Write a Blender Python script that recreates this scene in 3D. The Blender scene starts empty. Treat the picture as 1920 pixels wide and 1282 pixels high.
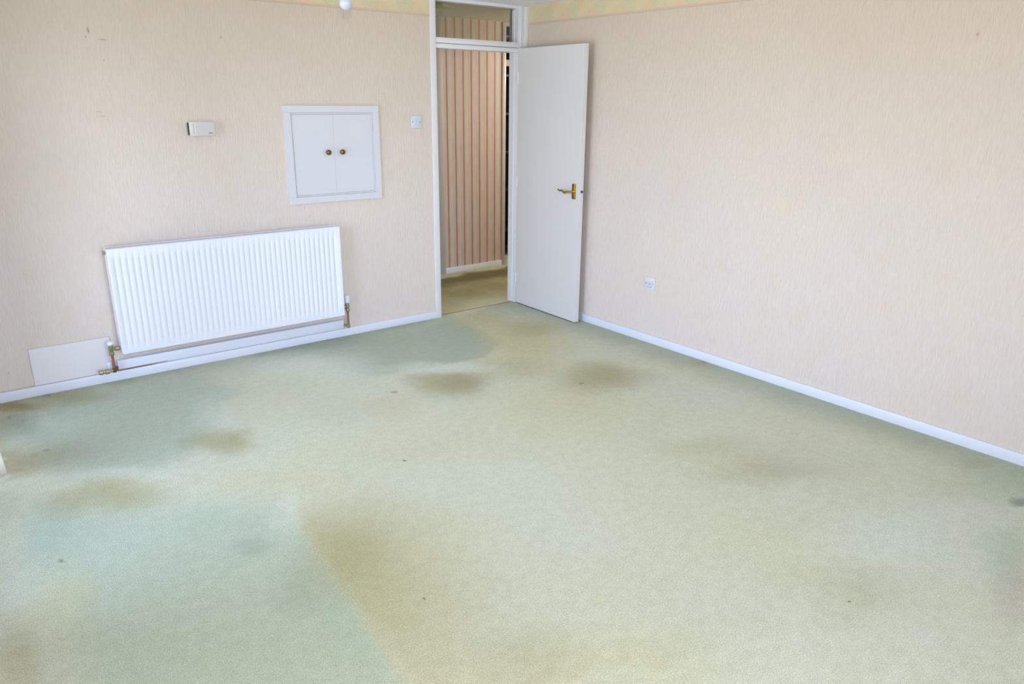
import bpy, bmesh, math, random
from mathutils import Vector, Matrix
PI = math.pi
C = bpy.context.scene.collection
scn = bpy.context.scene
random.seed(3)

# ------------------------------------------------------------------ camera, world, lights, exposure
W, H, F = 1920, 1282, 1386.2452
cam_d = bpy.data.cameras.new('camera'); cam = bpy.data.objects.new('camera', cam_d); C.objects.link(cam)
cam_d.sensor_fit = 'HORIZONTAL'; cam_d.sensor_width = 36.0; cam_d.lens = F * 36.0 / W
cam_d.clip_start = 0.02; cam_d.clip_end = 60
YAW, PITCH, ROLL = math.radians(-38.4015), math.radians(-18.0472), math.radians(0.5916)
CAM = Vector((-3.0245, -4.7123, 1.6137))
fw = Vector((-math.sin(YAW) * math.cos(PITCH), math.cos(YAW) * math.cos(PITCH), math.sin(PITCH)))
rt = Vector((math.cos(YAW), math.sin(YAW), 0)); up = rt.cross(fw)
rt2 = rt * math.cos(ROLL) + up * math.sin(ROLL); up2 = rt2.cross(fw)
M = Matrix((rt2, up2, -fw)).transposed().to_4x4(); M.translation = CAM
cam.matrix_world = M
scn.camera = cam

world = bpy.data.worlds.new('World'); scn.world = world; world.use_nodes = True
wn = world.node_tree; wn.nodes.clear()
wo = wn.nodes.new('ShaderNodeOutputWorld'); wb = wn.nodes.new('ShaderNodeBackground')
wg = wn.nodes.new('ShaderNodeTexCoord'); ws = wn.nodes.new('ShaderNodeSeparateXYZ'); wr = wn.nodes.new('ShaderNodeValToRGB')
wmr = wn.nodes.new('ShaderNodeMapRange'); wmr.inputs[1].default_value = -1; wmr.inputs[2].default_value = 1
wn.links.new(wg.outputs['Generated'], ws.inputs[0]); wn.links.new(ws.outputs[2], wmr.inputs[0]); wn.links.new(wmr.outputs[0], wr.inputs[0])
wr.color_ramp.elements[0].position = 0.47; wr.color_ramp.elements[0].color = (0.70, 0.74, 0.84, 1)
wr.color_ramp.elements[1].position = 0.54; wr.color_ramp.elements[1].color = (0.80, 0.94, 1.32, 1)
e = wr.color_ramp.elements.new(1.0); e.color = (0.56, 0.76, 1.30, 1)
wn.links.new(wr.outputs[0], wb.inputs[0]); wb.inputs[1].default_value = 9.0
wn.links.new(wb.outputs[0], wo.inputs[0])

def area(name, loc, rot, sx, sy, power, col=(1, 1, 1), portal=False):
    d = bpy.data.lights.new(name, 'AREA'); d.shape = 'RECTANGLE'; d.size = sx; d.size_y = sy
    d.energy = power; d.color = col
    if portal: d.cycles.is_portal = True
    o = bpy.data.objects.new(name, d); C.objects.link(o); o.location = loc; o.rotation_euler = rot
    return o
ROOM_L, ROOM_R, ROOM_F, CEIL = -3.16, 0.8291, -6.4, 2.2924
FWX0, FWX1, FWZ1 = -2.9, -0.4, 2.10          # patio window in the wall behind the photographer
LWY0, LWY1, LWZ1 = -2.3, -0.35, 2.08          # glazed door beside the curtain
area('patio_daylight', ((FWX0 + FWX1) / 2, ROOM_F - 0.16, FWZ1 / 2 + 0.03), (PI / 2, 0, 0), FWX1 - FWX0, FWZ1, 1, portal=True)
area('side_daylight', (ROOM_L - 0.16, (LWY0 + LWY1) / 2, LWZ1 / 2 + 0.03), (PI / 2, 0, -PI / 2), LWY1 - LWY0, LWZ1, 1, portal=True)
# the photographer's flash, just above the lens
fl = area('camera_flash', CAM + up2 * 0.21 + fw * 0.02, (0, 0, 0), 0.07, 0.045, 28, (1.0, 0.97, 0.94))
fl.matrix_world = Matrix.Translation(CAM + up2 * 0.21 + fw * 0.02) @ M.to_3x3().to_4x4()

scn.view_settings.view_transform = 'Standard'; scn.view_settings.look = 'None'
scn.view_settings.gamma = 1; scn.view_settings.use_curve_mapping = False
scn.view_settings.exposure = 0.0
scn.cycles.max_bounces = 8; scn.cycles.diffuse_bounces = 4
scn.cycles.caustics_reflective = False

# ------------------------------------------------------------------ helpers
def lin(c):
    f = lambda v: v / 12.92 if v <= 0.04045 else ((v + 0.055) / 1.055) ** 2.4
    return tuple(f(x / 255.0) for x in c) + (1.0,)

class NT:
    def __init__(s, name):
        s.m = bpy.data.materials.new(name); s.m.use_nodes = True; s.t = s.m.node_tree
        s.b = s.t.nodes['Principled BSDF']
        s.tc = s.t.nodes.new('ShaderNodeTexCoord')
    def n(s, kind, **kw):
        x = s.t.nodes.new('ShaderNode' + kind)
        for k, v in kw.items():
            if k.startswith('i'): x.inputs[int(k[1:])].default_value = v
            else: setattr(x, k, v)
        return x
    def l(s, a, b): s.t.links.new(a, b)
    def math(s, op, a, b=None, c=None, clamp=False):
        x = s.n('Math', operation=op); x.use_clamp = clamp
        for i, v in enumerate((a, b, c)):
            if v is None: continue
            if isinstance(v, (int, float)): x.inputs[i].default_value = v
            else: s.l(v, x.inputs[i])
        return x.outputs[0]
    def noise(s, vec, scale, detail=2, rough=0.5, dist=0):
        x = s.n('TexNoise'); x.inputs['Scale'].default_value = scale; x.inputs['Detail'].default_value = detail
        x.inputs['Roughness'].default_value = rough; x.inputs['Distortion'].default_value = dist
        s.l(vec, x.inputs['Vector']); return x
    def scale(s, vec, v):
        x = s.n('VectorMath', operation='MULTIPLY'); s.l(vec, x.inputs[0]); x.inputs[1].default_value = v; return x.outputs[0]
    def mix(s, fac, a, b, blend='MIX'):
        x = s.n('MixRGB', blend_type=blend)
        for sock, v in zip(x.inputs, (fac, a, b)):
            if isinstance(v, (int, float)): sock.default_value = v
            elif isinstance(v, tuple): sock.default_value = v
            else: s.l(v, sock)
        return x.outputs[0]
    def rng(s, v, a, b, c=0.0, d=1.0, smooth=True):
        x = s.n('MapRange'); x.interpolation_type = 'SMOOTHSTEP' if smooth else 'LINEAR'
        s.l(v, x.inputs[0])
        for i, k in enumerate((a, b, c, d)): x.inputs[i + 1].default_value = k
        return x.outputs[0]
    def ellipse(s, vec, cx, cy, rx, ry, rot, soft):
        m = s.n('Mapping', vector_type='TEXTURE'); s.l(vec, m.inputs[0])
        m.inputs[1].default_value = (cx, cy, 0); m.inputs[2].default_value = (0, 0, rot); m.inputs[3].default_value = (rx, ry, 1)
        ln = s.n('VectorMath', operation='LENGTH'); s.l(m.outputs[0], ln.inputs[0])
        return s.rng(ln.outputs['Value'], 1 + soft * 0.5, max(0.0, 1 - soft * 0.85), 0, 1)
    def bump(s, h, dist, strength=1.0):
        x = s.n('Bump'); x.inputs['Strength'].default_value = strength; x.inputs['Distance'].default_value = dist
        s.l(h, x.inputs['Height']); s.l(x.outputs[0], s.b.inputs['Normal']); return x
    def col(s, c):
        if isinstance(c, tuple): s.b.inputs['Base Color'].default_value = c
        else: s.l(c, s.b.inputs['Base Color'])

def plain(name, rgb, rough=0.5, metal=0.0, var=0.03, scale=30, bump=0.0, spec=0.5, coat=0.0):
    t = NT(name); c = lin(rgb)
    nz = t.noise(t.tc.outputs['Object'], scale, 3)
    dark = tuple(x * (1 - var) for x in c[:3]) + (1,); lite = tuple(min(1, x * (1 + var)) for x in c[:3]) + (1,)
    t.col(t.mix(nz.outputs[0], dark, lite))
    t.b.inputs['Roughness'].default_value = rough; t.b.inputs['Metallic'].default_value = metal
    t.b.inputs['Specular IOR Level'].default_value = spec; t.b.inputs['Coat Weight'].default_value = coat
    if bump: t.bump(nz.outputs[0], bump)
    return t.m

def box(bm, x0, x1, y0, y1, z0, z1, bev=0.0, seg=2):
    vs = [bm.verts.new((x, y, z)) for x in (x0, x1) for y in (y0, y1) for z in (z0, z1)]
    fs = [bm.faces.new([vs[i] for i in q]) for q in ((0, 1, 3, 2), (4, 6, 7, 5), (0, 4, 5, 1), (2, 3, 7, 6), (0, 2, 6, 4), (1, 5, 7, 3))]
    if bev:
        es = {e for f in fs for e in f.edges}
        bmesh.ops.bevel(bm, geom=list(es), offset=bev, segments=seg, profile=0.5, affect='EDGES')
    return bm
def lathe(bm, prof, axis='Z', at=(0, 0, 0), n=24):
    """prof = [(r, h)...] turned about an axis through at"""
    rings = []
    for r, h in prof:
        ring = []
        for k in range(n):
            a = 2 * PI * k / n; c_, s_ = r * math.cos(a), r * math.sin(a)
            p = {'Z': (c_, s_, h), 'Y': (c_, h, s_), 'X': (h, c_, s_)}[axis]
            ring.append(bm.verts.new(Vector(at) + Vector(p)))
        rings.append(ring)
    for a, b in zip(rings, rings[1:]):
        for k in range(n): bm.faces.new((a[k], a[(k + 1) % n], b[(k + 1) % n], b[k]))
    bm.faces.new(rings[0]); bm.faces.new(rings[-1])
    return bm
def tube(bm, pts, r, n=12, radii=None, cap=True):
    pts = [Vector(p) for p in pts]; rings = []
    t0 = (pts[1] - pts[0]).normalized()
    ref = Vector((0, 0, 1)) if abs(t0.z) < 0.9 else Vector((1, 0, 0))
    u = t0.cross(ref).normalized()
    for i, p in enumerate(pts):
        a = pts[max(i - 1, 0)]; b = pts[min(i + 1, len(pts) - 1)]; t = (b - a).normalized()
        u = (u - t * u.dot(t)).normalized(); v = t.cross(u); rr = radii[i] if radii else r
        rings.append([bm.verts.new(p + (u * math.cos(2 * PI * k / n) + v * math.sin(2 * PI * k / n)) * rr) for k in range(n)])
    for a, b in zip(rings, rings[1:]):
        for k in range(n): bm.faces.new((a[k], a[(k + 1) % n], b[(k + 1) % n], b[k]))
    if cap: bm.faces.new(rings[0]); bm.faces.new(rings[-1])
    return bm
def curve_pts(ctrl, n=6):
    out = []; P = [Vector(p) for p in ctrl]; P = [P[0]] + P + [P[-1]]
    for i in range(1, len(P) - 2):
        for k in range(n):
            t = k / n; a, b, c, d = P[i - 1], P[i], P[i + 1], P[i + 2]
            out.append(0.5 * ((2 * b) + (c - a) * t + (2 * a - 5 * b + 4 * c - d) * t * t + (3 * b - a - 3 * c + d) * t ** 3))
    out.append(P[-2]); return out
def obj(name, bm, mat, parent=None, smooth=False, loc=None, rot=None):
    bmesh.ops.recalc_face_normals(bm, faces=bm.faces)
    me = bpy.data.meshes.new(name); bm.to_mesh(me); bm.free(); me.materials.append(mat)
    if smooth:
        me.polygons.foreach_set('use_smooth', [True] * len(me.polygons))
        me.set_sharp_from_angle(angle=math.radians(35))
    o = bpy.data.objects.new(name, me); C.objects.link(o)
    if parent: o.parent = parent
    if loc: o.location = loc
    if rot: o.rotation_euler = rot
    return o
def B(): return bmesh.new()
def bx(*a, **k): return box(B(), *a, **k)
def empty(name, loc=(0, 0, 0), rz=0.0):
    o = bpy.data.objects.new(name, None); C.objects.link(o); o.location = loc; o.rotation_euler = (0, 0, rz); o.empty_display_size = 0.1
    return o
def tag(o, label, cat, group=None):
    o['label'] = label; o['category'] = cat
    if group: o['group'] = group
    return o
def struct(o, label=None, cat=None):
    o['kind'] = 'structure'
    if label: o['label'] = label
    if cat: o['category'] = cat
    return o

# ------------------------------------------------------------------ materials
WHITE = plain('white_gloss_paint', (236, 240, 254), 0.32, var=0.02, scale=6)
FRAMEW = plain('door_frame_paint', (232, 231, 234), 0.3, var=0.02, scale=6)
DOORW = plain('door_leaf_paint', (226, 223, 223), 0.42, var=0.015, scale=3)
HATCHW = plain('cupboard_white_paint', (220, 220, 227), 0.4, var=0.015, scale=5)
RADW = plain('radiator_enamel', (238, 241, 250), 0.3, var=0.01, scale=5)
GRILLE = plain('grille_enamel', (222, 223, 232), 0.45, var=0.02)
PLASTIC = plain('white_switch_plastic', (216, 220, 230), 0.35, var=0.01)
CREAMPL = plain('cream_plastic', (222, 216, 208), 0.4, var=0.02)
DARKPL = plain('dark_slot', (45, 36, 32), 0.6)
GREYPL = plain('grey_vent_slot', (186, 182, 188), 0.5)
SLOT = plain('black_hole', (40, 40, 48), 0.7)
SCREW = plain('screw_metal', (150, 148, 150), 0.35, 0.9)
COPPER = plain('copper_pipe', (166, 112, 88), 0.4, 0.6, var=0.25, scale=60)
BRASSV = plain('tarnished_brass', (160, 152, 124), 0.35, 0.7, var=0.3, scale=90)
BRASS = plain('polished_brass', (206, 168, 84), 0.22, 1.0, var=0.12, scale=60)
OLDBRASS = plain('antique_brass', (128, 100, 62), 0.3, 0.85, var=0.35, scale=120)
CEILM = plain('ceiling_white', (250, 250, 253), 0.8, var=0.02, scale=60, bump=0.001)
HALLCEIL = plain('hall_ceiling', (222, 220, 204), 0.8, var=0.03, scale=4)
ALARM = plain('yellowed_plastic', (226, 216, 150), 0.45)
DARKROOM = plain('unlit_room_wall', (52, 48, 44), 0.9)  # dark of the unlit room put into its wall colour
SHELF = plain('dark_shelf', (26, 25, 30), 0.5, var=0.1)
OUTW = plain('window_frame_upvc', (235, 236, 238), 0.35)
RAIL = plain('curtain_rail', (228, 226, 222), 0.4)
THRESH = plain('threshold_wood', (176, 146, 104), 0.6, var=0.2, scale=20)
BULBM = plain('opal_bulb', (206, 210, 226), 0.25, var=0.0, spec=0.6)

def glass_mat(name='window_glass', tint=(0.93, 0.95, 0.93, 1)):
    t = NT(name); t.b.inputs['Base Color'].default_value = (0.93, 0.96, 0.94, 1)
    t.b.inputs['Transmission Weight'].default_value = 1.0; t.b.inputs['Roughness'].default_value = 0.0; t.b.inputs['IOR'].default_value = 1.02
    g = t.n('BsdfTransparent'); g.inputs[0].default_value = tint
    gl = t.n('BsdfGlossy'); gl.inputs['Roughness'].default_value = 0.01
    fr = t.n('Fresnel'); fr.inputs[0].default_value = 1.5
    mx = t.n('MixShader'); t.l(fr.outputs[0], mx.inputs[0]); t.l(g.outputs[0], mx.inputs[1]); t.l(gl.outputs[0], mx.inputs[2])
    t.l(mx.outputs[0], t.t.nodes['Material Output'].inputs[0]); t.t.nodes.remove(t.b)
    return t.m
GLASS = glass_mat(); FANGLASS = glass_mat('fanlight_glass', (0.82, 0.83, 0.79, 1))

def wallpaper(name, axis, blobs=()):
    """cream pink woodchip style paper with wavy vertical ribs; axis = the wall's horizontal coordinate"""
    t = NT(name); P = t.tc.outputs['Object']
    sx = t.n('SeparateXYZ'); t.l(P, sx.inputs[0]); h = sx.outputs[0 if axis == 'x' else 1]; z = sx.outputs[2]
    flat = t.n('CombineXYZ'); t.l(h, flat.inputs[0]); t.l(z, flat.inputs[1]); V = flat.outputs[0]
    rib = t.noise(t.scale(V, (190, 17, 1)), 1.0, 2.5, 0.55, 0.35)
    rib2 = t.noise(t.scale(V, (88, 9, 1)), 1.0, 2, 0.5, 0.3)
    hgt = t.math('ADD', t.math('MULTIPLY', rib.outputs[0], 0.7), t.math('MULTIPLY', rib2.outputs[0], 0.3))
    blot = t.noise(V, 1.7, 4, 0.6); blot2 = t.noise(V, 5.5, 3, 0.6)
    c = t.mix(t.rng(blot.outputs[0], 0.36, 0.66), lin(PAPER_A), lin(PAPER_B))
    c = t.mix(t.math('MULTIPLY', t.rng(blot2.outputs[0], 0.5, 0.75), 0.4), c, lin(PAPER_C))
    # light falloff towards the ceiling painted into the paper colour
    top_shade = t.rng(t.math('ADD', z, t.math('MULTIPLY', blot.outputs[0], 0.9)), 1.1, 2.9)
    c = t.mix(t.math('MULTIPLY', top_shade, 0.8), c, lin(PAPER_SHADE))
    c = t.mix(t.math('MULTIPLY', t.rng(hgt, 0.38, 0.62), 0.40), t.mix(0.0, c, c), t.mix(1.0, c, (0.88, 0.87, 0.86, 1), 'MULTIPLY'))
    for (cx, cz, rx, rz, rot, col, st, so) in blobs:
        c = t.mix(t.math('MULTIPLY', t.ellipse(V, cx, cz, rx, rz, rot, so), st), c, lin(col))
    t.col(c); t.b.inputs['Roughness'].default_value = 0.75; t.b.inputs['Specular IOR Level'].default_value = 0.25
    t.bump(t.math('MULTIPLY', hgt, -1.0), 0.0045, 1.0)
    return t.m
PAPER_A, PAPER_B, PAPER_C, PAPER_SHADE = (233, 220, 210), (232, 220, 214), (232, 213, 193), (218, 201, 180)
MK = (150, 132, 120)
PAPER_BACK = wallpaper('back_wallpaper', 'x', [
    (-2.173, 1.947, .006, .018, .1, MK, .7, .8), (-2.19, 1.915, .006, .006, 0, MK, .5, .8), (-2.11, 1.905, .02, .004, 0, MK, .6, .8),
    (-2.18, 1.535, .02, .005, 0, MK, .3, .8), (-2.17, 1.512, .02, .004, 0, MK, .3, .8), (-1.483, 1.95, .007, .005, 0, MK, .6, .8),
    (-2.12, 1.80, .006, .005, 0, MK, .4, .8), (-2.67, .18, .006, .008, 0, MK, .5, .8), (-2.83, .16, .006, .006, 0, MK, .4, .8),
    (-1.02, .87, .012, .008, 0, MK, .15, .8), (-2.45, .060, .55, .006, 0, (196, 172, 160), .7, .8)])
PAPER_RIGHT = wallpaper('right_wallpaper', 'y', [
    (-3.189, 1.919, .008, .008, 0, (190, 150, 110), .6, .8), (-2.62, .62, .004, .004, 0, MK, .6, .8),
    (-2.35, 1.05, .10, .04, 0, (238, 214, 186), .35, 1.2), (-2.62, 1.35, .12, .05, 0, (236, 216, 192), .3, 1.2)])
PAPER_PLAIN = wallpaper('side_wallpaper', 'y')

def border(name, axis, phase):
    t = NT(name); P = t.tc.outputs['Object']
    sx = t.n('SeparateXYZ'); t.l(P, sx.inputs[0]); h = sx.outputs[0 if axis == 'x' else 1]; z = sx.outputs[2]
    per = 0.267
    u = t.math('SUBTRACT', t.math('MODULO', t.math('ADD', h, 20 * per - phase + per / 2), per), per / 2)
    v = t.math('SUBTRACT', z, 2.222)
    r = t.math('SQRT', t.math('ADD', t.math('MULTIPLY', u, u), t.math('MULTIPLY', v, v)))
    ang = t.math('ARCTAN2', v, u)
    pet = t.math('MULTIPLY', t.math('SINE', t.math('MULTIPLY', ang, 8)), 0.006)
    rp = t.math('ADD', r, pet)
    med = t.rng(rp, 0.066, 0.054)
    ring = t.math('ABSOLUTE', t.math('SINE', t.math('ADD', t.math('MULTIPLY', rp, 190), t.math('MULTIPLY', t.math('SINE', t.math('MULTIPLY', ang, 4)), 1.2))))
    wave = t.math('SINE', t.math('ADD', t.math('MULTIPLY', h, 2 * PI / per), t.math('MULTIPLY', v, 38)))
    c = t.mix(t.rng(wave, -0.3, 0.5), lin((226, 208, 170)), lin((230, 198, 168)))
    nz = t.noise(P, 60, 3, 0.7)
    c = t.mix(t.math('MULTIPLY', t.rng(nz.outputs[0], 0.5, 0.62), 0.5), c, lin((214, 206, 170)))
    mc = t.mix(t.rng(ring, 0.15, 0.7), lin((200, 194, 158)), lin((220, 210, 176)))
    c = t.mix(t.math('MULTIPLY', med, 0.9), c, mc)
    c = t.mix(t.rng(z, 2.182, 2.176), c, lin((216, 192, 170)))
    c = t.mix(t.rng(z, 2.172, 2.166), c, lin((206, 184, 164)))
    t.col(c); t.b.inputs['Roughness'].default_value = 0.7
    return t.m

def hall_paper():
    t = NT('hall_striped_paper'); P = t.tc.outputs['Object']
    sx = t.n('SeparateXYZ'); t.l(P, sx.inputs[0]); h = sx.outputs[0]
    per = 0.0915
    f = t.math('FRACT', t.math('DIVIDE', t.math('ADD', h, 4.0 - 0.8915 + per * 0.03), per))
    r = t.n('ValToRGB'); t.l(f, r.inputs[0]); cr = r.color_ramp
    stops = [(0.0, (140, 102, 76)), (0.04, (146, 106, 80)), (0.08, (190, 166, 146)), (0.17, (206, 186, 168)), (0.22, (184, 166, 148)), (0.28, (212, 200, 188)),
             (0.35, (186, 172, 156)), (0.42, (212, 200, 188)), (0.50, (188, 174, 158)), (0.57, (210, 196, 182)), (0.64, (186, 164, 146)),
             (0.72, (206, 184, 168)), (0.86, (200, 172, 154)), (0.94, (184, 150, 128)), (1.0, (140, 102, 76))]
    cr.elements[0].position = 0; cr.elements[0].color = lin(stops[0][1])
    cr.elements[1].position = 1; cr.elements[1].color = lin(stops[-1][1])
    for p, c in stops[1:-1]:
        e = cr.elements.new(p); e.color = lin(c)
    nz = t.noise(t.scale(P, (40, 40, 8)), 1, 3)
    c = t.mix(1.0, t.mix(0.15, r.outputs[0], nz.outputs[0], 'OVERLAY'), (1.12, 1.18, 1.28, 1), 'MULTIPLY')
    t.col(c); t.b.inputs['Roughness'].default_value = 0.7
    return t.m
HALLP = hall_paper()

STAINS = [('YL', 0.135, -0.878, 0.612, 0.301, 0.872, 0.75, 1.0),
 ('YL', 0.208, -0.231, 0.249, 0.236, 2.378, 0.6, 0.9),
 ('YL', 0.163, -0.497, 0.341, 0.2, 0.918, 0.5, 0.9),
 ('YL', -0.416, -1.907, 0.511, 0.379, 2.612, 0.35, 1.2),
 ('OL', -0.74, -1.213, 0.27, 0.247, 1.307, 0.75, 0.9),
 ('BR', -0.658, -1.274, 0.178, 0.144, 1.047, 0.5, 0.9),
 ('OL', 0.055, -1.681, 0.29, 0.241, 0.45, 0.7, 1.0),
 ('BR', 0.167, -1.845, 0.202, 0.159, 2.815, 0.4, 1.0),
 ('OL', -0.28, -1.252, 0.271, 0.198, 2.534, 0.3, 1.0),
 ('OL', 0.387, -0.663, 0.221, 0.198, 0.628, 0.45, 1.0),
 ('OL', -2.089, -1.209, 0.183, 0.129, 1.954, 0.75, 0.9),
 ('PE', -1.188, -1.328, 0.204, 0.172, 1.424, 0.45, 1.1),
 ('OL', -1.445, -1.228, 0.229, 0.166, 1.367, 0.15, 1.2),
 ('OL', -2.611, -1.463, 0.229, 0.126, 2.232, 0.6, 1.1),
 ('OL', -2.796, -1.433, 0.155, 0.091, 2.025, 0.4, 1.1),
 ('OL', -2.051, -2.479, 0.262, 0.171, 1.276, 0.4, 1.1),
 ('BR', -0.12, -3.045, 0.336, 0.175, 2.641, 0.4, 1.2),
 ('BR', -0.186, -2.714, 0.242, 0.117, 2.584, 0.25, 1.2),
 ('LB', -0.244, -3.704, 0.386, 0.207, 2.75, 0.7, 1.2),
 ('LB', 0.174, -3.773, 0.244, 0.118, 2.713, 0.5, 1.2),
 ('LB', 0.085, -3.099, 0.213, 0.107, 2.648, 0.3, 1.0),
 ('LB', -1.35, -0.36, 0.5, 0.26, 2.371, 0.8, 1.1),
 ('LB', -0.632, -0.99, 0.372, 0.099, 2.496, 0.7, 1.0),
 ('LB', -2.02, -0.886, 0.301, 0.105, 1.323, 0.5, 1.1),
 ('LB', -2.488, -1.336, 0.312, 0.07, 2.469, 0.55, 1.0),
 ('LB', -2.067, -2.015, 0.265, 0.052, 1.197, 0.5, 1.0),
 ('TE', 0.591, -3.746, 0.351, 0.187, 2.914, 0.5, 1.2),
 ('TE', -0.046, -3.99, 0.256, 0.083, 0.254, 0.5, 1.2),
 ('PK', -0.277, -4.095, 0.252, 0.062, 0.284, 0.5, 1.2),
 ('GR', 0.433, -3.868, 0.063, 0.033, 2.932, 0.8, 0.8),
 ('OL', 0.665, -3.606, 0.109, 0.051, 2.703, 0.3, 1.0),
 ('OR', -2.833, -0.113, 0.178, 0.071, 2.372, 0.85, 1.0),
 ('OL', -2.605, -0.121, 0.218, 0.105, 2.309, 0.6, 1.0),
 ('DG', -2.842, -0.436, 0.245, 0.118, 1.681, 0.7, 1.1),
 ('OL', -2.947, -0.591, 0.284, 0.065, 1.52, 0.5, 1.0),
 ('OL', -3.058, -2.351, 0.245, 0.073, 1.533, 0.4, 1.2),
 ('YL', -2.902, -2.154, 0.204, 0.101, 1.643, 0.4, 1.2),
 ('OL', -2.997, -2.183, 0.127, 0.056, 1.616, 0.2, 1.2),
 ('TE', -2.887, -1.686, 0.226, 0.113, 1.677, 0.5, 1.1),
 ('DG', -2.292, -2.208, 0.089, 0.064, 1.981, 0.35, 1.0),
 ('DG', -2.257, -2.577, 0.154, 0.103, 1.385, 0.25, 1.1),
 ('TE', -2.2, -2.827, 0.211, 0.1, 1.168, 0.4, 1.0),
 ('TE', -2.287, -1.951, 0.228, 0.152, 2.165, 0.3, 1.1),
 ('YL', -2.053, -1.74, 0.472, 0.121, 2.471, 0.3, 1.2),
 ('YL', -1.369, -1.782, 0.528, 0.3, 2.439, 0.25, 1.3),
 ('OL', 0.818, -1.943, 0.213, 0.082, 2.554, 0.3, 1.0),
 ('LB', -1.165, -2.953, 0.427, 0.335, 2.72, 0.3, 1.3),
 ('LB', -1.107, -2.457, 0.36, 0.294, 2.579, 0.2, 1.3),
 ('OL', -0.702, -3.731, 0.212, 0.134, 2.918, 0.25, 1.2),
 ('OL', -1.815, -3.307, 0.148, 0.136, 2.721, 0.25, 1.2),
 ('YL', -1.555, -3.506, 0.328, 0.115, 2.513, 0.2, 1.2),
 ('LB', -1.134, -0.736, 0.136, 0.109, 2.129, 0.4, 1.0),
 ('SP', 0.798, -1.916, 0.034, 0.02, 0.493, 0.8, 0.6),
 ('SP', -1.465, -1.94, 0.012, 0.01, 1.277, 0.8, 0.6),
 ('SP', -1.931, -2.864, 0.009, 0.008, 2.071, 0.7, 0.6),
 ('SP', -2.87, -1.882, 0.018, 0.01, 1.879, 0.6, 0.8),
 ('SP', -0.793, -3.772, 0.009, 0.005, 3.017, 0.8, 0.6),
 ('SP', -2.678, -0.026, 0.033, 0.02, 1.965, 0.8, 0.8),
 ('SP', -1.176, 0.003, 0.025, 0.017, 1.462, 0.9, 0.6),
 ('SP', -1.083, -1.16, 0.019, 0.017, 2.062, 0.5, 0.8),
 ('SP', 0.804, -2.604, 0.036, 0.018, 0.416, 0.4, 0.9),
 ('SP', -2.876, -0.259, 0.041, 0.01, 1.509, 0.5, 0.8),
 ('SP', -0.106, -1.708, 0.019, 0.012, 0.599, 0.6, 0.8),
 ('SP', -2.785, -0.823, 0.021, 0.011, 1.793, 0.4, 0.8),
 ('DG', -1.285, -0.003, 0.364, 0.181, 2.415, 0.15, 1.1),
 ('DG', -0.903, -0.11, 0.446, 0.145, 2.482, 0.2, 1.2)]
STAIN_COL = dict(YL=(214, 204, 150), OL=(172, 165, 112), BR=(168, 152, 110), PE=(212, 196, 156), LB=(224, 229, 215), TE=(184, 204, 182),
                 DG=(152, 166, 148), PK=(204, 190, 180), GR=(138, 150, 136), OR=(168, 148, 96), SP=(110, 108, 84))
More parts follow.
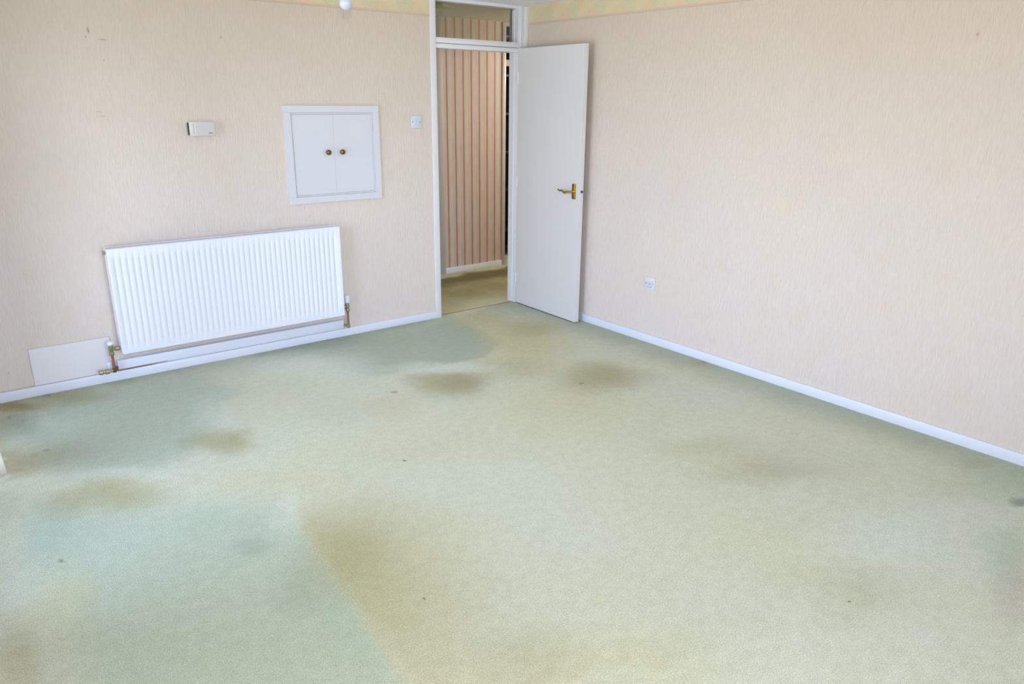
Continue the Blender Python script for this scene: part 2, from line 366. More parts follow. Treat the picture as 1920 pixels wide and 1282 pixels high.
def carpet():
    t = NT('worn_green_carpet'); P = t.tc.outputs['Object']
    wob = t.noise(P, 3.2, 1.5, 0.6); wv = t.n('VectorMath', operation='SUBTRACT'); t.l(wob.outputs['Color'], wv.inputs[0]); wv.inputs[1].default_value = (.5, .5, .5)
    wob2 = t.noise(P, 14, 2, 0.7); wv2 = t.n('VectorMath', operation='SUBTRACT'); t.l(wob2.outputs['Color'], wv2.inputs[0]); wv2.inputs[1].default_value = (.5, .5, .5)
    a = t.n('VectorMath', operation='ADD'); t.l(P, a.inputs[0]); t.l(t.scale(wv.outputs[0], (.22, .22, 0)), a.inputs[1])
    a2 = t.n('VectorMath', operation='ADD'); t.l(a.outputs[0], a2.inputs[0]); t.l(t.scale(wv2.outputs[0], (.07, .07, 0)), a2.inputs[1])
    D = a2.outputs[0]
    small = t.n('VectorMath', operation='ADD'); t.l(P, small.inputs[0]); t.l(t.scale(wv2.outputs[0], (.05, .05, 0)), small.inputs[1]); SD = small.outputs[0]
    def halfplane(vec, p, q, soft):       # 1 on the left of p->q
        d = Vector((q[0] - p[0], q[1] - p[1])).normalized(); n = (-d.y, d.x)
        dt = t.n('VectorMath', operation='DOT_PRODUCT'); t.l(vec, dt.inputs[0]); dt.inputs[1].default_value = (n[0], n[1], 0)
        return t.math('SUBTRACT', dt.outputs['Value'], n[0] * p[0] + n[1] * p[1]), soft
    def region(vec, poly, softs):
        out = None
        for i, s_ in enumerate(softs):
            d, so = halfplane(vec, poly[i], poly[(i + 1) % len(poly)], s_)
            m = t.rng(d, -so * 0.5, so * 0.5)
            out = m if out is None else t.math('MULTIPLY', out, m)
        return out
    big = t.noise(P, 0.9, 2, 0.6); mid = t.noise(P, 3.5, 3, 0.65)
    c = t.mix(t.rng(big.outputs[0], 0.35, 0.65), lin((218, 218, 190)), lin((217, 220, 201)))
    c = t.mix(t.math('MULTIPLY', t.rng(mid.outputs[0], 0.45, 0.7), 0.35), c, lin((208, 210, 182)))
    GR1, GR2, GR3 = lin((194, 207, 187)), lin((187, 201, 182)), lin((176, 186, 164))
    # unworn green where furniture stood
    pa = [(-2.085, -2.02), (-2.9, -1.38), (-2.95, -1.6), (-2.93, -3.6), (-2.22, -3.6)]
    c = t.mix(t.math('MULTIPLY', region(SD, pa, [0.35, 0.1, 0.3, 0.1, 0.06]), 0.85), c, GR1)
    pb = [(-2.66, -.08), (-2.86, -.9), (-2.6, -1.34), (-2.25, -1.30), (-1.80, -.60), (-1.9, -.2)]
    c = t.mix(t.math('MULTIPLY', region(D, pb, [0.25, 0.25, 0.2, 0.07, 0.3, 0.3]), 0.8), c, GR2)
    pc = [(-1.35, .2), (-1.05, -.86), (-.32, -.985), (-.0, -.80), (.12, .2)]
    c = t.mix(t.math('MULTIPLY', region(SD, pc, [0.4, 0.07, 0.06, 0.12]), 0.85), c, GR3)
    # worn olive edge along the long furniture line, fading into the room
    d, _ = halfplane(SD, (-2.22, -3.6), (-2.085, -2.02), 0)
    band = t.math('MULTIPLY', t.rng(d, 0.03, -0.06), t.rng(d, -0.62, -0.10))
    dt = t.n('SeparateXYZ'); t.l(D, dt.inputs[0])
    band = t.math('MULTIPLY', t.math('MULTIPLY', band, t.rng(dt.outputs[1], -1.95, -2.35)), t.rng(dt.outputs[1], -3.3, -2.7, 0.45, 1.0))
    c = t.mix(t.math('MULTIPLY', band, 0.55), c, lin((188, 180, 130)))
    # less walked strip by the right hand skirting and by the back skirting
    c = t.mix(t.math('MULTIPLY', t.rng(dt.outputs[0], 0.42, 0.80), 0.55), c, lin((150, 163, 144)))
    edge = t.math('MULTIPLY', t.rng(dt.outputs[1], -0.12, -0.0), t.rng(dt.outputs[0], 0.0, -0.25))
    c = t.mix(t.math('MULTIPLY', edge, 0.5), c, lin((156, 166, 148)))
    def after(vec, col_):      # same vector, evaluated after col_ (keeps the shader's stack short)
        x = t.n('VectorMath', operation='MULTIPLY_ADD'); t.l(col_, x.inputs[0]); x.inputs[1].default_value = (1e-9, 1e-9, 1e-9); t.l(vec, x.inputs[2]); return x.outputs[0]
    for q, (k, cx, cy, rx, ry, rot, st, so) in enumerate(STAINS):
        if q % 5 == 0: D = after(D, c); SD = after(SD, c)
        if st <= 0: continue
        c = t.mix(t.math('MULTIPLY', t.ellipse(SD if max(rx, ry) < .1 else D, cx, cy, rx, ry, rot, so), min(1, st * STAIN_GAIN) * (0.5 if k == 'SP' and rx > .028 else 1.0)), c, lin(STAIN_COL[k]))
    # hallway carpet: darker down the middle, darkest in a band near the far wall
    hl = t.math('MULTIPLY', t.rng(dt.outputs[1], 0.10, 0.55), t.rng(dt.outputs[1], 1.20, 1.02))
    hm = t.rng(dt.outputs[1], 0.02, 0.08)
    c = t.mix(t.math('MULTIPLY', hm, 0.7), c, lin((208, 204, 162)))
    c = t.mix(t.math('MULTIPLY', hl, t.rng(mid.outputs[0], 0.2, 0.6, 0.35, 0.8)), c, lin((158, 148, 98)))
    hd = t.math('MULTIPLY', t.rng(dt.outputs[1], 0.72, 0.95), t.rng(dt.outputs[1], 1.18, 1.06))
    c = t.mix(t.math('MULTIPLY', hd, 0.75), c, lin((92, 80, 42)))
    # scattered fluff and grit
    vo = t.n('TexVoronoi'); vo.inputs['Scale'].default_value = 4.5; t.l(SD, vo.inputs['Vector'])
    sp_ = t.n('SeparateColor'); t.l(vo.outputs['Color'], sp_.inputs[0])
    fl2 = t.math('MULTIPLY', t.rng(vo.outputs['Distance'], 0.024, 0.010), t.rng(sp_.outputs[0], 0.55, 0.75))
    c = t.mix(t.math('MULTIPLY', fl2, 0.55), c, lin((120, 116, 92)))
    s3 = t.noise(P, 22, 3, 0.75)
    c = t.mix(1.0, c, t.mix(t.rng(s3.outputs[0], 0.3, 0.7), (0.945, 0.945, 0.925, 1), (1.045, 1.045, 1.05, 1)), 'MULTIPLY')
    # tuft speckle
    s1 = t.noise(P, 420, 1, 0.7); s2 = t.noise(P, 150, 2, 0.7)
    c = t.mix(1.0, c, t.mix(t.rng(s1.outputs[0], 0.32, 0.68), (0.74, 0.74, 0.72, 1), (1.16, 1.16, 1.16, 1)), 'MULTIPLY')
    c = t.mix(1.0, c, t.mix(t.rng(s2.outputs[0], 0.32, 0.68), (0.90, 0.895, 0.88, 1), (1.08, 1.08, 1.08, 1)), 'MULTIPLY')
    t.col(c); t.b.inputs['Roughness'].default_value = 0.95; t.b.inputs['Specular IOR Level'].default_value = 0.05
    t.b.inputs['Sheen Weight'].default_value = 0.15; t.b.inputs['Sheen Roughness'].default_value = 0.5
    t.bump(t.noise(P, 300, 1, 0.7).outputs[0], 0.004, 0.8)
    return t.m
STAIN_GAIN = 1.0
CARPET = carpet()

def curtain_mat():
    t = NT('pink_patterned_curtain'); P = t.tc.outputs['Object']
    nz = t.noise(P, 9, 3, 0.6); n2 = t.noise(P, 300, 2)
    c = t.mix(t.rng(nz.outputs[0], 0.5, 0.58), lin((244, 240, 232)), lin((232, 204, 200)))
    t.col(c); t.b.inputs['Roughness'].default_value = 0.9; t.bump(n2.outputs[0], 0.001, 0.5)
    tr_ = t.n('BsdfTranslucent'); t.l(c, tr_.inputs[0]); mx = t.n('MixShader'); mx.inputs[0].default_value = 0.45
    t.l(t.b.outputs[0], mx.inputs[1]); t.l(tr_.outputs[0], mx.inputs[2]); t.l(mx.outputs[0], t.t.nodes['Material Output'].inputs[0])
    return t.m
CURTAIN = curtain_mat()

# ------------------------------------------------------------------ room shell
T = 0.12
FX0, FX1 = -0.046, 0.8291          # door frame outer edges
struct(obj('floor', bx(ROOM_L - T, 3.3, ROOM_F - T, 3.6, -0.1, 0.0), CARPET), 'pale green fitted carpet with olive wear marks, running into the hall')
bm = B()
box(bm, ROOM_L - T, FX0, 0.0, 0.1, 0, CEIL + .03)
box(bm, ROOM_R + 0.1, 3.3, 0.0, 0.1, 0, CEIL + .03)
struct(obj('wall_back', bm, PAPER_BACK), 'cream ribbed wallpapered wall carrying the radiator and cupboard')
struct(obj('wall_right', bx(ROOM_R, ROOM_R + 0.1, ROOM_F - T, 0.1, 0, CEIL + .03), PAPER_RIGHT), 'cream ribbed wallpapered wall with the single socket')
bm = B()
box(bm, ROOM_L - T, ROOM_L, LWY1, 0.0, 0, CEIL); box(bm, ROOM_L - T, ROOM_L, ROOM_F - T, LWY0, 0, CEIL); box(bm, ROOM_L - T, ROOM_L, LWY0, LWY1, LWZ1 + .03, CEIL)
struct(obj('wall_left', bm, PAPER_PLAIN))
bm = B()
box(bm, ROOM_L, FWX0, ROOM_F - T, ROOM_F, 0, CEIL); box(bm, FWX1, ROOM_R, ROOM_F - T, ROOM_F, 0, CEIL); box(bm, FWX0, FWX1, ROOM_F - T, ROOM_F, FWZ1 + .03, CEIL)
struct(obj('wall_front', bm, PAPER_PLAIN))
struct(obj('ceiling', bx(ROOM_L - T, ROOM_R + .1, ROOM_F - T, 0.05, CEIL, CEIL + 0.1), CEILM), 'plain white ceiling')

def glazing(name, horiz, a0, a1, z1, at, nlights):
    """fixed and sliding glass doors filling an opening; horiz 'x' or 'y'"""
    root = empty(name); struct(root)
    fr = B(); z0 = 0.0; w = 0.055; d0, d1 = at - 0.09, at - 0.03
    def bb(bm, a, b, z0_, z1_, e0, e1):
        box(bm, *((a, b, e0, e1) if horiz == 'x' else (e0, e1, a, b)), z0_, z1_)
    bb(fr, a0, a1, z0 + 0.0, z0 + w, d0, d1); bb(fr, a0, a1, z1 - w + .03, z1 + .03, d0, d1)
    for k in range(nlights + 1):
        c = a0 + (a1 - a0) * k / nlights; c0 = min(max(c - w / 2, a0), a1 - w); bb(fr, c0, c0 + w, z0 + w, z1 - w + .03, d0, d1)
    obj('window_frame', fr, OUTW, root)
    for k in range(nlights):
        p = B(); c0 = a0 + (a1 - a0) * k / nlights + w; c1 = a0 + (a1 - a0) * (k + 1) / nlights - w
        bb(p, c0 - .02, c1 + .02, z0 + w, z1 - w + .03, at - 0.063, at - 0.059); obj('pane', p, GLASS, root)
    return root
glazing('window_1', 'x', FWX0, FWX1, FWZ1, ROOM_F, 3)
glazing('window_2', 'y', LWY0, LWY1, LWZ1, ROOM_L, 2)

# skirting, a softened flat board
def skirting(name, x0, x1, y0, y1, h=0.057, mat=None):
    return struct(obj(name, bx(x0, x1, y0, y1, 0.0, h, bev=0.003, seg=2), mat or WHITE, smooth=True))
skirting('baseboard_back', ROOM_L + .001, FX0 - .0005, -0.014, -0.0005)
skirting('baseboard_right', ROOM_R - 0.014, ROOM_R - 0.0005, ROOM_F + .001, -0.0005)
skirting('baseboard_left', ROOM_L + 0.0005, ROOM_L + 0.014, LWY1 + .02, -0.016)
struct(obj('trim_1', bx(ROOM_L, FX0 - .001, -0.0016, -0.0002, 2.163, CEIL), border('border_back', 'x', -0.236)), 'patterned paper border above the radiator wall')
struct(obj('trim_2', bx(ROOM_R - 0.0016, ROOM_R - .0002, ROOM_F, -0.002, 2.163, CEIL), border('border_right', 'y', -0.239)), 'patterned paper border along the right wall')

# ------------------------------------------------------------------ doorway: frame, fanlight and open leaf
door = struct(empty('door_1', (0, 0, 0)), 'open white flush door with brass lever handle, in a frame with glass above')
fr = B()
OX0, OX1 = -0.002, 0.741
LEAN = 0.0
box(fr, FX0, OX0, -0.010, 0.1, 0, CEIL - .001, bev=0.002)            # left post
box(fr, OX0 - .001, OX0 + .012, 0.045, 0.075, 0.0, 1.966)            # left stop
box(fr, OX1, FX1 - .0008, 0.0, 0.1, 0, CEIL - .001, bev=0.002)       # right post
box(fr, OX1 + .052, FX1 - .0008, -0.016, 0.0, 2.0, CEIL - .001, bev=0.004)
box(fr, OX1 + .012, OX1 + .034, -0.006, 0.0, 2.0, CEIL - .001, bev=0.003)
box(fr, OX1 - .006, OX1 + .001, 0.045, 0.1, 0.0, CEIL - .03)
box(fr, OX0 - .001, OX1 + .001, -0.008, 0.1, 1.998, 2.028, bev=0.004)  # transom upper half
box(fr, OX0 - .001, OX1 + .001, -0.002, 0.1, 1.964, 1.9955, bev=.004)               # transom rebate
box(fr, OX0 - .001, OX1 + .001, -0.004, 0.012, 2.028, 2.034)
box(fr, OX0 - .001, OX1 + .001, 0.0, 0.1, CEIL - .022, CEIL - .001)    # head
obj('door_frame', fr, FRAMEW, door, smooth=True)
obj('fanlight_pane', bx(OX0, OX1, 0.070, 0.074, 2.026, CEIL - .02), FANGLASS, door)
# leaf built in its own frame: hinge at origin, leaf runs along -Y, room face on -X
LW = 0.752
leaf = obj('door_leaf', bx(0.0, 0.040, -LW, 0.0, 0.008, 1.9934, bev=0.0012, seg=1), DOORW, door, loc=(OX1 - 0.0005, -0.002, 0), rot=(0, 0, -math.radians(1.55)))
HZ = 0.985
def leafpart(name, bm, mat, smooth=True):
    return obj(name, bm, mat, leaf, smooth)
for side in (-1, 1):
    x0 = 0.0 if side < 0 else 0.040
    pb = B(); box(pb, *( (x0 - 0.005, x0) if side < 0 else (x0, x0 + 0.005)), -0.716, -0.676, 0.935, 1.045, bev=0.0015)
    box(pb, *((x0 - 0.007, x0 - .004) if side < 0 else (x0 + .004, x0 + 0.007)), -0.711, -0.681, 0.942, 1.038, bev=0.001)
    leafpart('handle_plate', pb, BRASS)
    cx = lambda d: x0 + side * d
    lv = B()
    lathe(lv, [(0.013, 0.004), (0.013, 0.010), (0.008, 0.012), (0.0075, 0.04)] if side > 0 else [(0.013, -0.004), (0.013, -0.010), (0.008, -0.012), (0.0075, -0.04)], 'X', (x0, -0.696, HZ + .004), 16)
    pts = curve_pts([(cx(.040), -0.701, HZ + .004), (cx(.046), -0.680, HZ + .004), (cx(.046), -0.655, HZ - .002), (cx(.045), -0.635, HZ - .004),
                     (cx(.044), -0.612, HZ + .008), (cx(.043), -0.590, HZ + .004), (cx(.043), -0.572, HZ + .007), (cx(.043), -0.562, HZ + .012)], 5)
    n_ = len(pts); rad = [0.0085 + 0.0028 * math.exp(-((i / n_ - .32) / .1) ** 2) - 0.0035 * (i / n_) for i in range(n_)]
    tube(lv, pts, .007, 12, rad); leafpart('lever_handle', lv, BRASS)
    sc = B()
    for zz in (0.948, 1.034): lathe(sc, [(0.004, -.0078 if side < 0 else .0068), (0.0035, -.0068 if side < 0 else .0078)], 'X', (x0, -0.696, zz), 10)
    leafpart('plate_screws', sc, OLDBRASS)
lt = bx(0.008, 0.032, -LW - 0.0008, -LW + 0.001, 0.965, 1.02, bev=0.0004, seg=1); leafpart('latch_plate', lt, DOORW)
lathe_b = lathe(B(), [(0.009, -LW - 0.0012), (0.0085, -LW - 0.0105), (0.004, -LW - 0.0115)], 'Y', (0.020, 0, 0.992), 14); leafpart('latch_bolt', lathe_b, plain('latch_metal', (98, 96, 112), .3, .9))
for zz in (0.22, 1.0, 1.78):
    leafpart('hinge', lathe(B(), [(0.005, zz - .04), (0.005, zz + .04)], 'Z', (-0.001, -0.0015, 0), 10), FRAMEW)

tag(obj('threshold_strip', bx(OX0 + .002, OX1 - .008, 0.030, 0.042, 0.0, 0.005, bev=0.001, seg=1), THRESH), 'thin tan threshold strip across the carpet in the doorway', 'threshold')

# ------------------------------------------------------------------ the hall beyond
HY = 1.255; HC = 2.318
bm = B(); box(bm, -.7, 0.80, HY, HY + .1, 2.0, HC + .05); box(bm, -.7, 0.03, HY, HY + .1, 0, 2.0); box(bm, .80, 1.549, HY, HY + .1, 0, HC + .05); box(bm, 2.36, 3.3, HY, HY + .1, 0, HC + .05)
struct(obj('wall_hall_far', bm, HALLP), 'striped wallpaper of the hall seen through the doorway')
PLAINW = plain('hall_plain_wall', (220, 212, 196), .8)
struct(obj('wall_hall_left', bx(-.7, -.6, 0.1, HY + .1, 0, HC + .05), PLAINW))
struct(obj('wall_hall_right', bx(3.2, 3.3, 0.1, HY, 0, HC + .05), PLAINW))
struct(obj('wall_hall_near', bx(-.7, FX0 - .001, 0.1005, 0.112, 0, HC), PLAINW))
struct(obj('ceiling_hall', bx(-.7, 3.3, 0.1005, HY + .1, HC, HC + .1), HALLCEIL), 'dull ceiling of the hall seen through the fanlight')
struct(obj('baseboard_hall', bx(0.866, 1.548, HY - .014, HY - .0005, 0, 0.055, bev=.003), WHITE, smooth=True))
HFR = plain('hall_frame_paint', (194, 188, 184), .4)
# closed door at the left of the striped wall
d3 = struct(empty('door_3', (0, 0, 0)))
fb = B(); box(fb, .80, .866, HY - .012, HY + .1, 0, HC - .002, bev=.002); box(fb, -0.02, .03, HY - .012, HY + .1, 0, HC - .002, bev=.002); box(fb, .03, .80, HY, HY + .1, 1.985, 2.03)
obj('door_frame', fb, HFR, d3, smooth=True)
obj('door_leaf', bx(.033, .797, HY + .03, HY + .07, .008, 1.983), DOORW, d3)
# opening to the unlit room at the right of the striped wall
d2 = struct(empty('door_2', (0, 0, 0)), 'open doorway to an unlit room at the end of the striped hall wall')
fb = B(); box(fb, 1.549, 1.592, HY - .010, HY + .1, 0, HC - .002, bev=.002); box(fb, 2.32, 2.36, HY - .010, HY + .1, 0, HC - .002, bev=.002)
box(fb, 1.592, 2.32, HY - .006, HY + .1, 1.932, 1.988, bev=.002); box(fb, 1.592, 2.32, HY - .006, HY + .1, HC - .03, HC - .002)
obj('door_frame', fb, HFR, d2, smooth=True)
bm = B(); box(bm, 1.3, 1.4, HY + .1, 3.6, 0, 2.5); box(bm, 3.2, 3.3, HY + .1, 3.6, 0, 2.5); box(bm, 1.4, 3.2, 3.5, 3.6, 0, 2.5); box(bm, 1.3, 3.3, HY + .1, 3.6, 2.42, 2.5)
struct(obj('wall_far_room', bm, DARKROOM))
# tall dark shelving standing just inside it
sh = tag(empty('shelving_unit', (2.2, 1.78, 0)), 'tall dark shelving unit just visible in the unlit room beyond the hall', 'shelving')
for xx in (-.52, .50): obj('side_panel', bx(xx, xx + .02, -.17, .17, 0, 2.25, bev=.001, seg=1), SHELF, sh)
obj('back_panel', bx(-.5, .5, .15, .165, .02, 2.24), SHELF, sh)
for zz in (.08, .262, .70, 1.09, 1.475, 1.85, 2.22): obj('shelf', bx(-.499, .499, -.168, .149, zz, zz + .022, bev=.001, seg=1), SHELF, sh)
# smoke alarm on the hall ceiling
sa = tag(empty('smoke_alarm', (0.335, 0.385, HC)), 'small yellowed box alarm on the hall ceiling, seen through the fanlight', 'alarm')
obj('alarm_body', bx(-.055, .055, -.055, .055, -.046, -.006, bev=.008, seg=3), ALARM, sa, smooth=True)
obj('alarm_base', bx(-.048, .048, -.048, .048, -.006, 0, bev=.001, seg=1), ALARM, sa)

hl_ = tag(empty('hall_fill_lamp', (2.65, .67, HC)), 'lamp added to brighten the hall, out of sight right of the doorway', 'lamp')  # added unseen fitting, lifts the light level in the hall
obj('ceiling_rose', lathe(B(), [(.006, -.03), (.03, -.024), (.042, -.008), (.043, 0)], 'Z', (0, 0, 0), 20), WHITE, hl_, True)
obj('flex', tube(B(), [(0, 0, -.2), (0, 0, -.01)], .003, 8), WHITE, hl_, True)
obj('lamp_holder', lathe(B(), [(.018, -.25), (.018, -.22), (.006, -.2)], 'Z', (0, 0, 0), 16), WHITE, hl_, True)
pd = bpy.data.lights.new('hall_fill_light', 'POINT'); pd.energy = 40; pd.color = (1.0, 0.96, 0.91); pd.shadow_soft_size = .03
po = bpy.data.objects.new('hall_fill_light', pd); C.objects.link(po); po.location = (2.65, .67, HC - .285)

# ------------------------------------------------------------------ radiator
RX0, RX1, RZ0, RZ1, RY = -2.2697, -0.8582, 0.1801, 0.8039, -0.105
rad = tag(empty('radiator', ((RX0 + RX1) / 2, 0, 0)), 'long white double-panel radiator with vertical flutes on the back wall', 'radiator')
OX = (RX0 + RX1) / 2; hw = (RX1 - RX0) / 2
def panel(bm, yf, yb):
    """pressed steel panel: flutes across x, closed at top and bottom, rolled edges"""
    pitch = 0.0333; x_start = -hw + 0.026; nf = int((2 * hw - 0.045) / pitch)
    xs = [(-hw, 0.006), (-hw + .004, 0.0)]
    for k in range(nf):
        a = x_start + k * pitch
        xs += [(a, 0.0), (a + .002, 0.0026), (a + .0045, 0.0034), (a + .007, 0.0026), (a + .009, 0.0)]
    xs += [(hw - .004, 0.0), (hw, 0.006)]
    zs = [(RZ0, -.006, 0), (RZ0 + .003, 0, 0), (RZ0 + .012, 0, 0), (RZ0 + .0135, -.0025, 0), (RZ0 + .016, -.0025, 0), (RZ0 + .0175, 0, 0), (RZ0 + .055, 0, 0), (RZ0 + .068, 0, 1), (RZ1 - .062, 0, 1), (RZ1 - .052, 0, 0), (RZ1 - .004, 0, 0), (RZ1, -.006, 0)]
    grid = []
    for z, ed, fl_ in zs:
        row = []
        for x, dep in xs:
            is_edge = x in (-hw, hw)
            d = (dep if (fl_ or is_edge) else 0.0) - min(ed, 0)
            row.append(bm.verts.new((x, yf + d, z)))
        grid.append(row)
    for r0, r1 in zip(grid, grid[1:]):
        for k in range(len(xs) - 1): bm.faces.new((r0[k], r0[k + 1], r1[k + 1], r1[k]))
    # back sheet
    bk = [bm.verts.new(p) for p in ((-hw, yb, RZ0), (hw, yb, RZ0), (hw, yb, RZ1), (-hw, yb, RZ1))]
    bm.faces.new(bk)
    bm.faces.new([bk[0]] + grid[0] + [bk[1]]); bm.faces.new([bk[3], bk[2]] + grid[-1][::-1])
    bm.faces.new([bk[0], bk[3]] + [r[0] for r in grid][::-1]); bm.faces.new([bk[1], bk[2]] + [r[-1] for r in grid][::-1])
    return bm
o = obj('front_panel', panel(B(), RY, RY + .014), RADW, rad, smooth=True)
obj('rear_panel', bx(-hw, hw, -.034, -.022, RZ0, RZ1, bev=.002), RADW, rad)
for s in (-1, 1):
    x0, x1 = (-hw - .002, -hw + .003) if s < 0 else (hw - .003, hw + .002)
    obj('side_panel', bx(x0, x1, RY + .006, -.021, RZ0 + .012, RZ1 - .004, bev=.001, seg=1), RADW, rad)
g = B(); gz = RZ1 - .008
x = -hw + .006
while x < hw - .006:
    box(g, x, x + .0062, RY + .013, -.034, gz, gz + .004); x += .0125
box(g, -hw + .003, hw - .003, RY + .012, RY + .018, gz - .004, gz + .005); box(g, -hw + .003, hw - .003, -.064, -.060, gz - .004, gz + .004); box(g, -hw + .003, hw - .003, -.040, -.034, gz - .004, gz + .005)
obj('top_grille', g, GRILLE, rad)
fins = B(); x = -hw + .03
while x < hw - .03:
    box(fins, x, x + .0015, RY + .02, -.036, RZ0 + .05, RZ1 - .03); x += .0333
obj('convector_fins', fins, GRILLE, rad)
obj('bleed_valve', lathe(B(), [(.010, -hw - .016), (.010, -hw - .006), (.006, -hw - .004), (.006, -hw + .004)], 'X', (0, RY + .045, RZ1 - .028), 14), BRASSV, rad, True)
wb_ = B()
wb_.free()
for xx in (-hw + .2, hw - .2): obj('wall_bracket', bx(xx, xx + .03, -.022, -.0005, RZ0 + .06, RZ1 - .06), GRILLE, rad)
def valve(xc, ztop, zbody, zbot, s, name='radiator_valve'):
    """s = side the tail goes to reach the radiator"""
    y = -.06
    vb = B()
    lathe(vb, [(.011, zbody - .03), (.014, zbody - .026), (.014, zbody - .012), (.011, zbody - .008), (.013, zbody), (.015, zbody + .012), (.012, zbody + .03), (.012, zbody + .036)], 'Z', (xc - OX, y, 0), 8)
    xe = -hw + .002 if s > 0 else hw - .002; a, b = sorted((xc - OX, xe))
    lathe(vb, [(.009, a), (.009, a + (b - a) * .35), (.014, a + (b - a) * .4), (.014, a + (b - a) * .75), (.009, a + (b - a) * .8), (.009, b)], 'X', (0, y, zbody + .008), 8)
    v = obj('valve', vb, BRASSV, rad, True)
    obj('valve_cap', lathe(B(), [(.013, zbody + .034), (.0165, zbody + .038), (.0172, ztop - .012), (.015, ztop - .003), (.009, ztop)], 'Z', (xc - OX, y, 0), 24), RADW, v, True)
    obj('pipe', tube(B(), [(xc - OX, y, zbody - .02), (xc - OX, y, zbot + .02), (xc - OX, y, zbot)], .0078, 14), COPPER, rad, True)
    eb = B(); lathe(eb, [(.0105, zbot - .006), (.0115, zbot + .004), (.0105, zbot + .02)], 'Z', (xc - OX, y, 0), 14)
    tube(eb, [(xc - OX, y, zbot + .004), (xc - OX + .010 * s, y + .02, zbot + .006), (xc - OX + .02 * s, y + .035, zbot + .008)], .009, 12)
    obj('pipe_elbow', eb, OLDBRASS if s > 0 else BRASSV, rad, True)
valve(-2.322, .262, .205, .078, 1)
valve(-0.817, .312, .222, .080, -1)
cp = B(); lathe(cp, [(.008, -2.405), (.014, -2.402), (.015, -2.385), (.011, -2.383), (.011, -2.372), (.0155, -2.37), (.0155, -2.350), (.009, -2.348), (.009, -2.330)], 'X', (-OX, -.06, .083), 8)
obj('pipe_coupling', cp, BRASSV, rad, True)

# boxed trunking under the radiator, with the copper pipe showing beneath
tr = tag(empty('pipe_trunking', (-1.57, 0, 0)), 'long white trunking strip on the skirting under the radiator', 'trunking')
obj('trunking_cover', bx(-2.295 + 1.57, -.838 + 1.57, -.032, -.0145, .072, .128, bev=.003), WHITE, tr, smooth=True)
obj('end_block', bx(-2.352 + 1.57, -2.318 + 1.57, -.028, -.001, .066, .128, bev=.004), WHITE, tr, smooth=True)
obj('trunking_back', bx(-2.296 + 1.57, -.839 + 1.57, -.0143, -.0008, .060, .129), WHITE, tr)
obj('copper_pipe', tube(B(), [(-2.31 + 1.57, -.020, .066), (-2.12 + 1.57, -.0195, .067), (-2.02 + 1.57, -.0165, .070)], .0045, 12), COPPER, tr, True)

# access panel in the wall left of the radiator
ap = bx(-.204, .204, -.003, -.0003, 0.0, .214, bev=.0012, seg=1)
tag(obj('access_panel', ap, plain('access_panel_paint', (236, 232, 236), .6, var=.03), loc=(-2.516, 0, .0595), rot=(0, 0, 0)), 'flat cream access panel in the wall above the skirting, left of the radiator', 'panel')

obj('panel_joint', bx(-.2058, .2058, -.0014, -.0002, -.0005, .2158), plain('panel_joint_shadow', (176, 170, 168), .8), bpy.data.objects['access_panel'])
# ------------------------------------------------------------------ wall cupboard
UX0, UX1, UZ0, UZ1 = -1.1516, -.4811, .9571, 1.574
cx_, cz_ = (UX0 + UX1) / 2, UZ0
cb = tag(empty('wall_cupboard', (cx_, 0, 0)), 'white two-door cupboard set in the wall above the radiator', 'cupboard')
f = B(); fwid = .048; uw = (UX1 - UX0) / 2
def ring(bm, x0, x1, z0, z1, w, y0, y1, bev):
    box(bm, x0, x1, y0, y1, z0, z0 + w, bev); box(bm, x0, x1, y0, y1, z1 - w, z1, bev)
    box(bm, x0, x0 + w, y0, y1, z0 + w, z1 - w, 0); box(bm, x1 - w, x1, y0, y1, z0 + w, z1 - w, 0)
ring(f, -uw, uw, UZ0, UZ1, .0435, -.017, -.0003, .0015)
ring(f, -uw + .0445, uw - .0445, UZ0 + .0445, UZ1 - .0445, .0085, -.0085, -.0003, 0)
obj('cupboard_frame', f, HATCHW, cb)
obj('cupboard_back', bx(-uw + .04, uw - .04, -.002, -.0003, UZ0 + .04, UZ1 - .04), plain('cupboard_gap', (120, 118, 120), .8), cb)
dx0, dx1, dz0, dz1 = -uw + .0545, uw - .0545, UZ0 + .0545, UZ1 - .0545; mid = -.0005
for s, (a, b) in ((-1, (dx0, mid - .0004)), (1, (mid + .0004, dx1))):
    d = obj('cupboard_door', bx(a, b, -.0105, -.0022, dz0, dz1, bev=.0012, seg=1), HATCHW, cb)
    kx = (-.868 if s < 0 else -.768) - cx_
    obj('knob', lathe(B(), [(.012, -.0108), (.012, -.0135), (.006, -.016), (.006, -.022), (.014, -.026), (.0175, -.031), (.0165, -.036), (.010, -.040), (.003, -.0415)], 'Y', (kx, 0, 1.280), 24), OLDBRASS, d, True)
    for hz in (dz0 + .09, dz1 - .09):
        obj('hinge', lathe(B(), [(.0028, hz - .022), (.0028, hz + .022)], 'Z', ((a if s < 0 else b), -.0108, 0), 8), HATCHW, d, True)

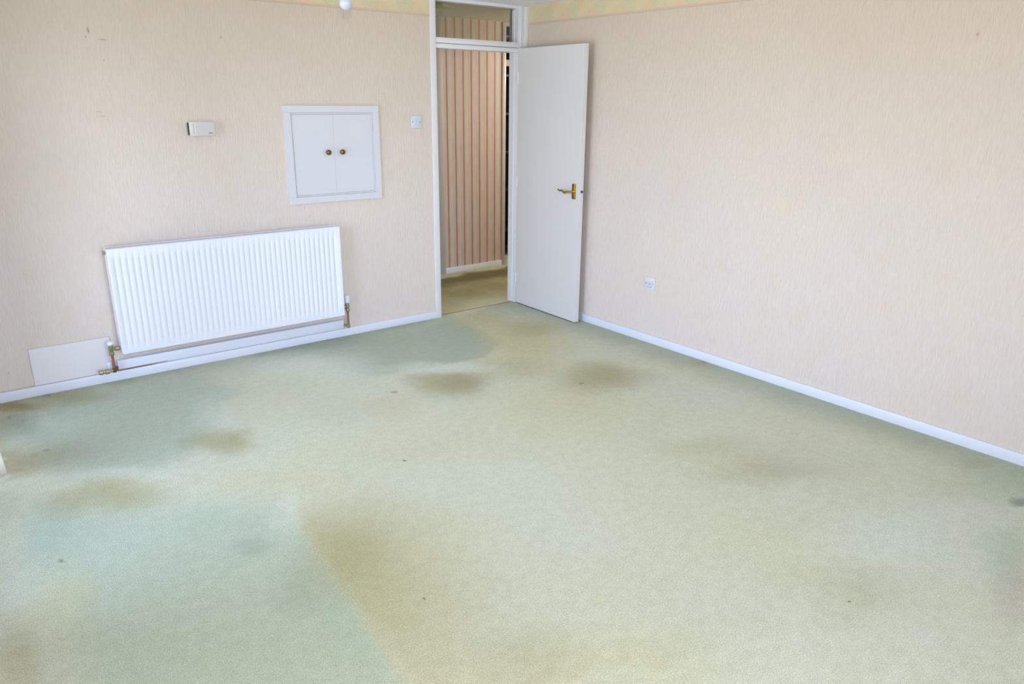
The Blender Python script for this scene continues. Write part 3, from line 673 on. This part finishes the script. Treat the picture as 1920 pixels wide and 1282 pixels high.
# ------------------------------------------------------------------ small wall fittings
th = tag(empty('thermostat', (-1.655, 0, 1.399)), 'cream rectangular room thermostat on the wall above the radiator', 'thermostat')
obj('thermostat_case', bx(-.073, .073, -.030, -.004, .001, .081, bev=.0025, seg=2), CREAMPL, th, True)
obj('thermostat_base', bx(-.069, .069, -.004, -.0003, .004, .078), CREAMPL, th)
obj('side_dial', bx(-.0775, -.0725, -.026, -.006, .006, .076, bev=.001, seg=1), DARKPL, th)
v = B()
for k in range(9): box(v, -.0535, -.0445, -.0306, -.0296, .012 + k * .0068, .0155 + k * .0068)
obj('vent_slots', v, GREYPL, th)
obj('front_cover', bx(-.038, .068, -.0315, -.0298, .006, .076, bev=.0006, seg=1), plain('cover_plastic', (208, 206, 204), .35), th)
mk = B(); random.seed(8); xx = .034
for w_ in (.005, .003, .004, .003, .005, .004):
    box(mk, xx, xx + w_ * .7, -.0322, -.0314, .0145, .0145 + random.choice((.004, .0055))); xx += w_
obj('maker_mark', mk, DARKPL, th)

sw = tag(empty('light_switch', (-.180, 0, 1.423)), 'white square double light switch between cupboard and door frame', 'switch')
obj('switch_plate', bx(-.043, .043, -.009, -.0003, 0, .086, bev=.0025), PLASTIC, sw, True)
for s in (-1, 1):
    r = B(); box(r, -.0095, .0095, -.0125, -.008, -.0165, .0165, bev=.001, seg=1)
    obj('rocker', r, PLASTIC, sw, True, loc=(s * .0102, 0, .043), rot=(math.radians(3), 0, 0))
for s in (-1, 1):
    obj('screw', lathe(B(), [(.0036, -.0088), (.0036, -.0098), (.002, -.0102)], 'Y', (s * .0302, 0, .043), 12), SCREW, sw, True)

so = tag(empty('wall_socket', (ROOM_R, -1.388, .379), 0), 'white single switched socket low on the right hand wall', 'socket')
obj('socket_plate', bx(-.0095, -.0003, -.043, .043, 0, .086, bev=.0025), plain('socket_plastic', (226, 228, 232), .35), so, True)
obj('socket_backbox', bx(-.0112, -.0093, -.020, .020, .008, .056, bev=.0004, seg=1), PLASTIC, so)
pn = B(); box(pn, -.0119, -.0110, -.002, .002, .036, .045); box(pn, -.0119, -.0110, .0085, .0150, .0175, .0215); box(pn, -.0119, -.0110, -.0150, -.0085, .0175, .0215)
obj('pin_holes', pn, SLOT, so)
obj('rocker', bx(-.0135, -.009, -.036, -.024, .046, .068, bev=.001, seg=1), PLASTIC, so, True)
for s in (-1, 1):
    obj('screw', lathe(B(), [(.0042, -.0093), (.0042, -.0105), (.002, -.011)], 'X', (0, s * .0302, .043), 12), SCREW, so, True)
# bare lamp on its flex
BX, BY = -1.231, -1.118
BZ = 2.058
pl = tag(empty('pendant_lamp', (BX, BY, CEIL)), 'bare white opal bulb hanging at the top edge, before the back wall', 'lamp')
rz_ = BZ - CEIL
bprof = [(.031 * math.sin(a), -.031 * math.cos(a)) for a in [PI * k / 20 for k in range(0, 15)]]
bprof = [(max(r, .0008), h) for r, h in bprof] + [(.020, .030), (.015, .042), (.0135, .050)]
obj('bulb', lathe(B(), [(r, h + rz_) for r, h in bprof], 'Z', (0, 0, 0), 32), BULBM, pl, True)
obj('lamp_holder', lathe(B(), [(.016, rz_ + .046), (.018, rz_ + .050), (.018, rz_ + .075), (.014, rz_ + .085), (.008, rz_ + .105), (.004, rz_ + .11)], 'Z', (0, 0, 0), 24), WHITE, pl, True)
obj('flex', tube(B(), [(0, 0, rz_ + .105), (0, 0, -.01)], .003, 10), WHITE, pl, True)
obj('ceiling_rose', lathe(B(), [(.006, -.03), (.03, -.024), (.042, -.008), (.043, 0)], 'Z', (0, 0, 0), 28), WHITE, pl, True)

# curtain at the left window
ct = B(); ny, nz_ = 90, 24; rows = []
for j in range(nz_ + 1):
    z = .010 + (2.12 - .010) * j / nz_; row = []
    flare = math.exp(-(z) / .22)
    for i in range(ny + 1):
        y = -.745 - .315 * i / ny
        ph = 2 * PI * (y + .812) / .202 + .25 * math.sin(z * 2.1)
        x = -3.035 + (.046 + .014 * flare) * math.cos(ph) + .020 * flare + .008 * math.sin(ph * 2 + z * 3)
        row.append(ct.verts.new((x, y + .012 * math.sin(z * 3), z + (.006 * math.sin(ph * .5) if j == 0 else 0))))
    rows.append(row)
for a, b in zip(rows, rows[1:]):
    for i in range(ny): ct.faces.new((a[i], a[i + 1], b[i + 1], b[i]))
co = tag(obj('curtain', ct, CURTAIN, None, True), 'cream and pink patterned curtain hem at the left edge', 'curtain')
sm = co.modifiers.new('thickness', 'SOLIDIFY'); sm.thickness = .003
rl = tag(empty('curtain_rail', (-3.06, -2.2, 2.14)), 'white curtain rail above the left glazed door', 'rail')
obj('rail', bx(-.012, .012, -1.4, 1.55, -.012, .012, bev=.003), RAIL, rl)
for yy in (-1.3, 0, 1.45): obj('bracket', bx(-.0995, -.010, yy - .01, yy + .01, -.008, .010), RAIL, rl)
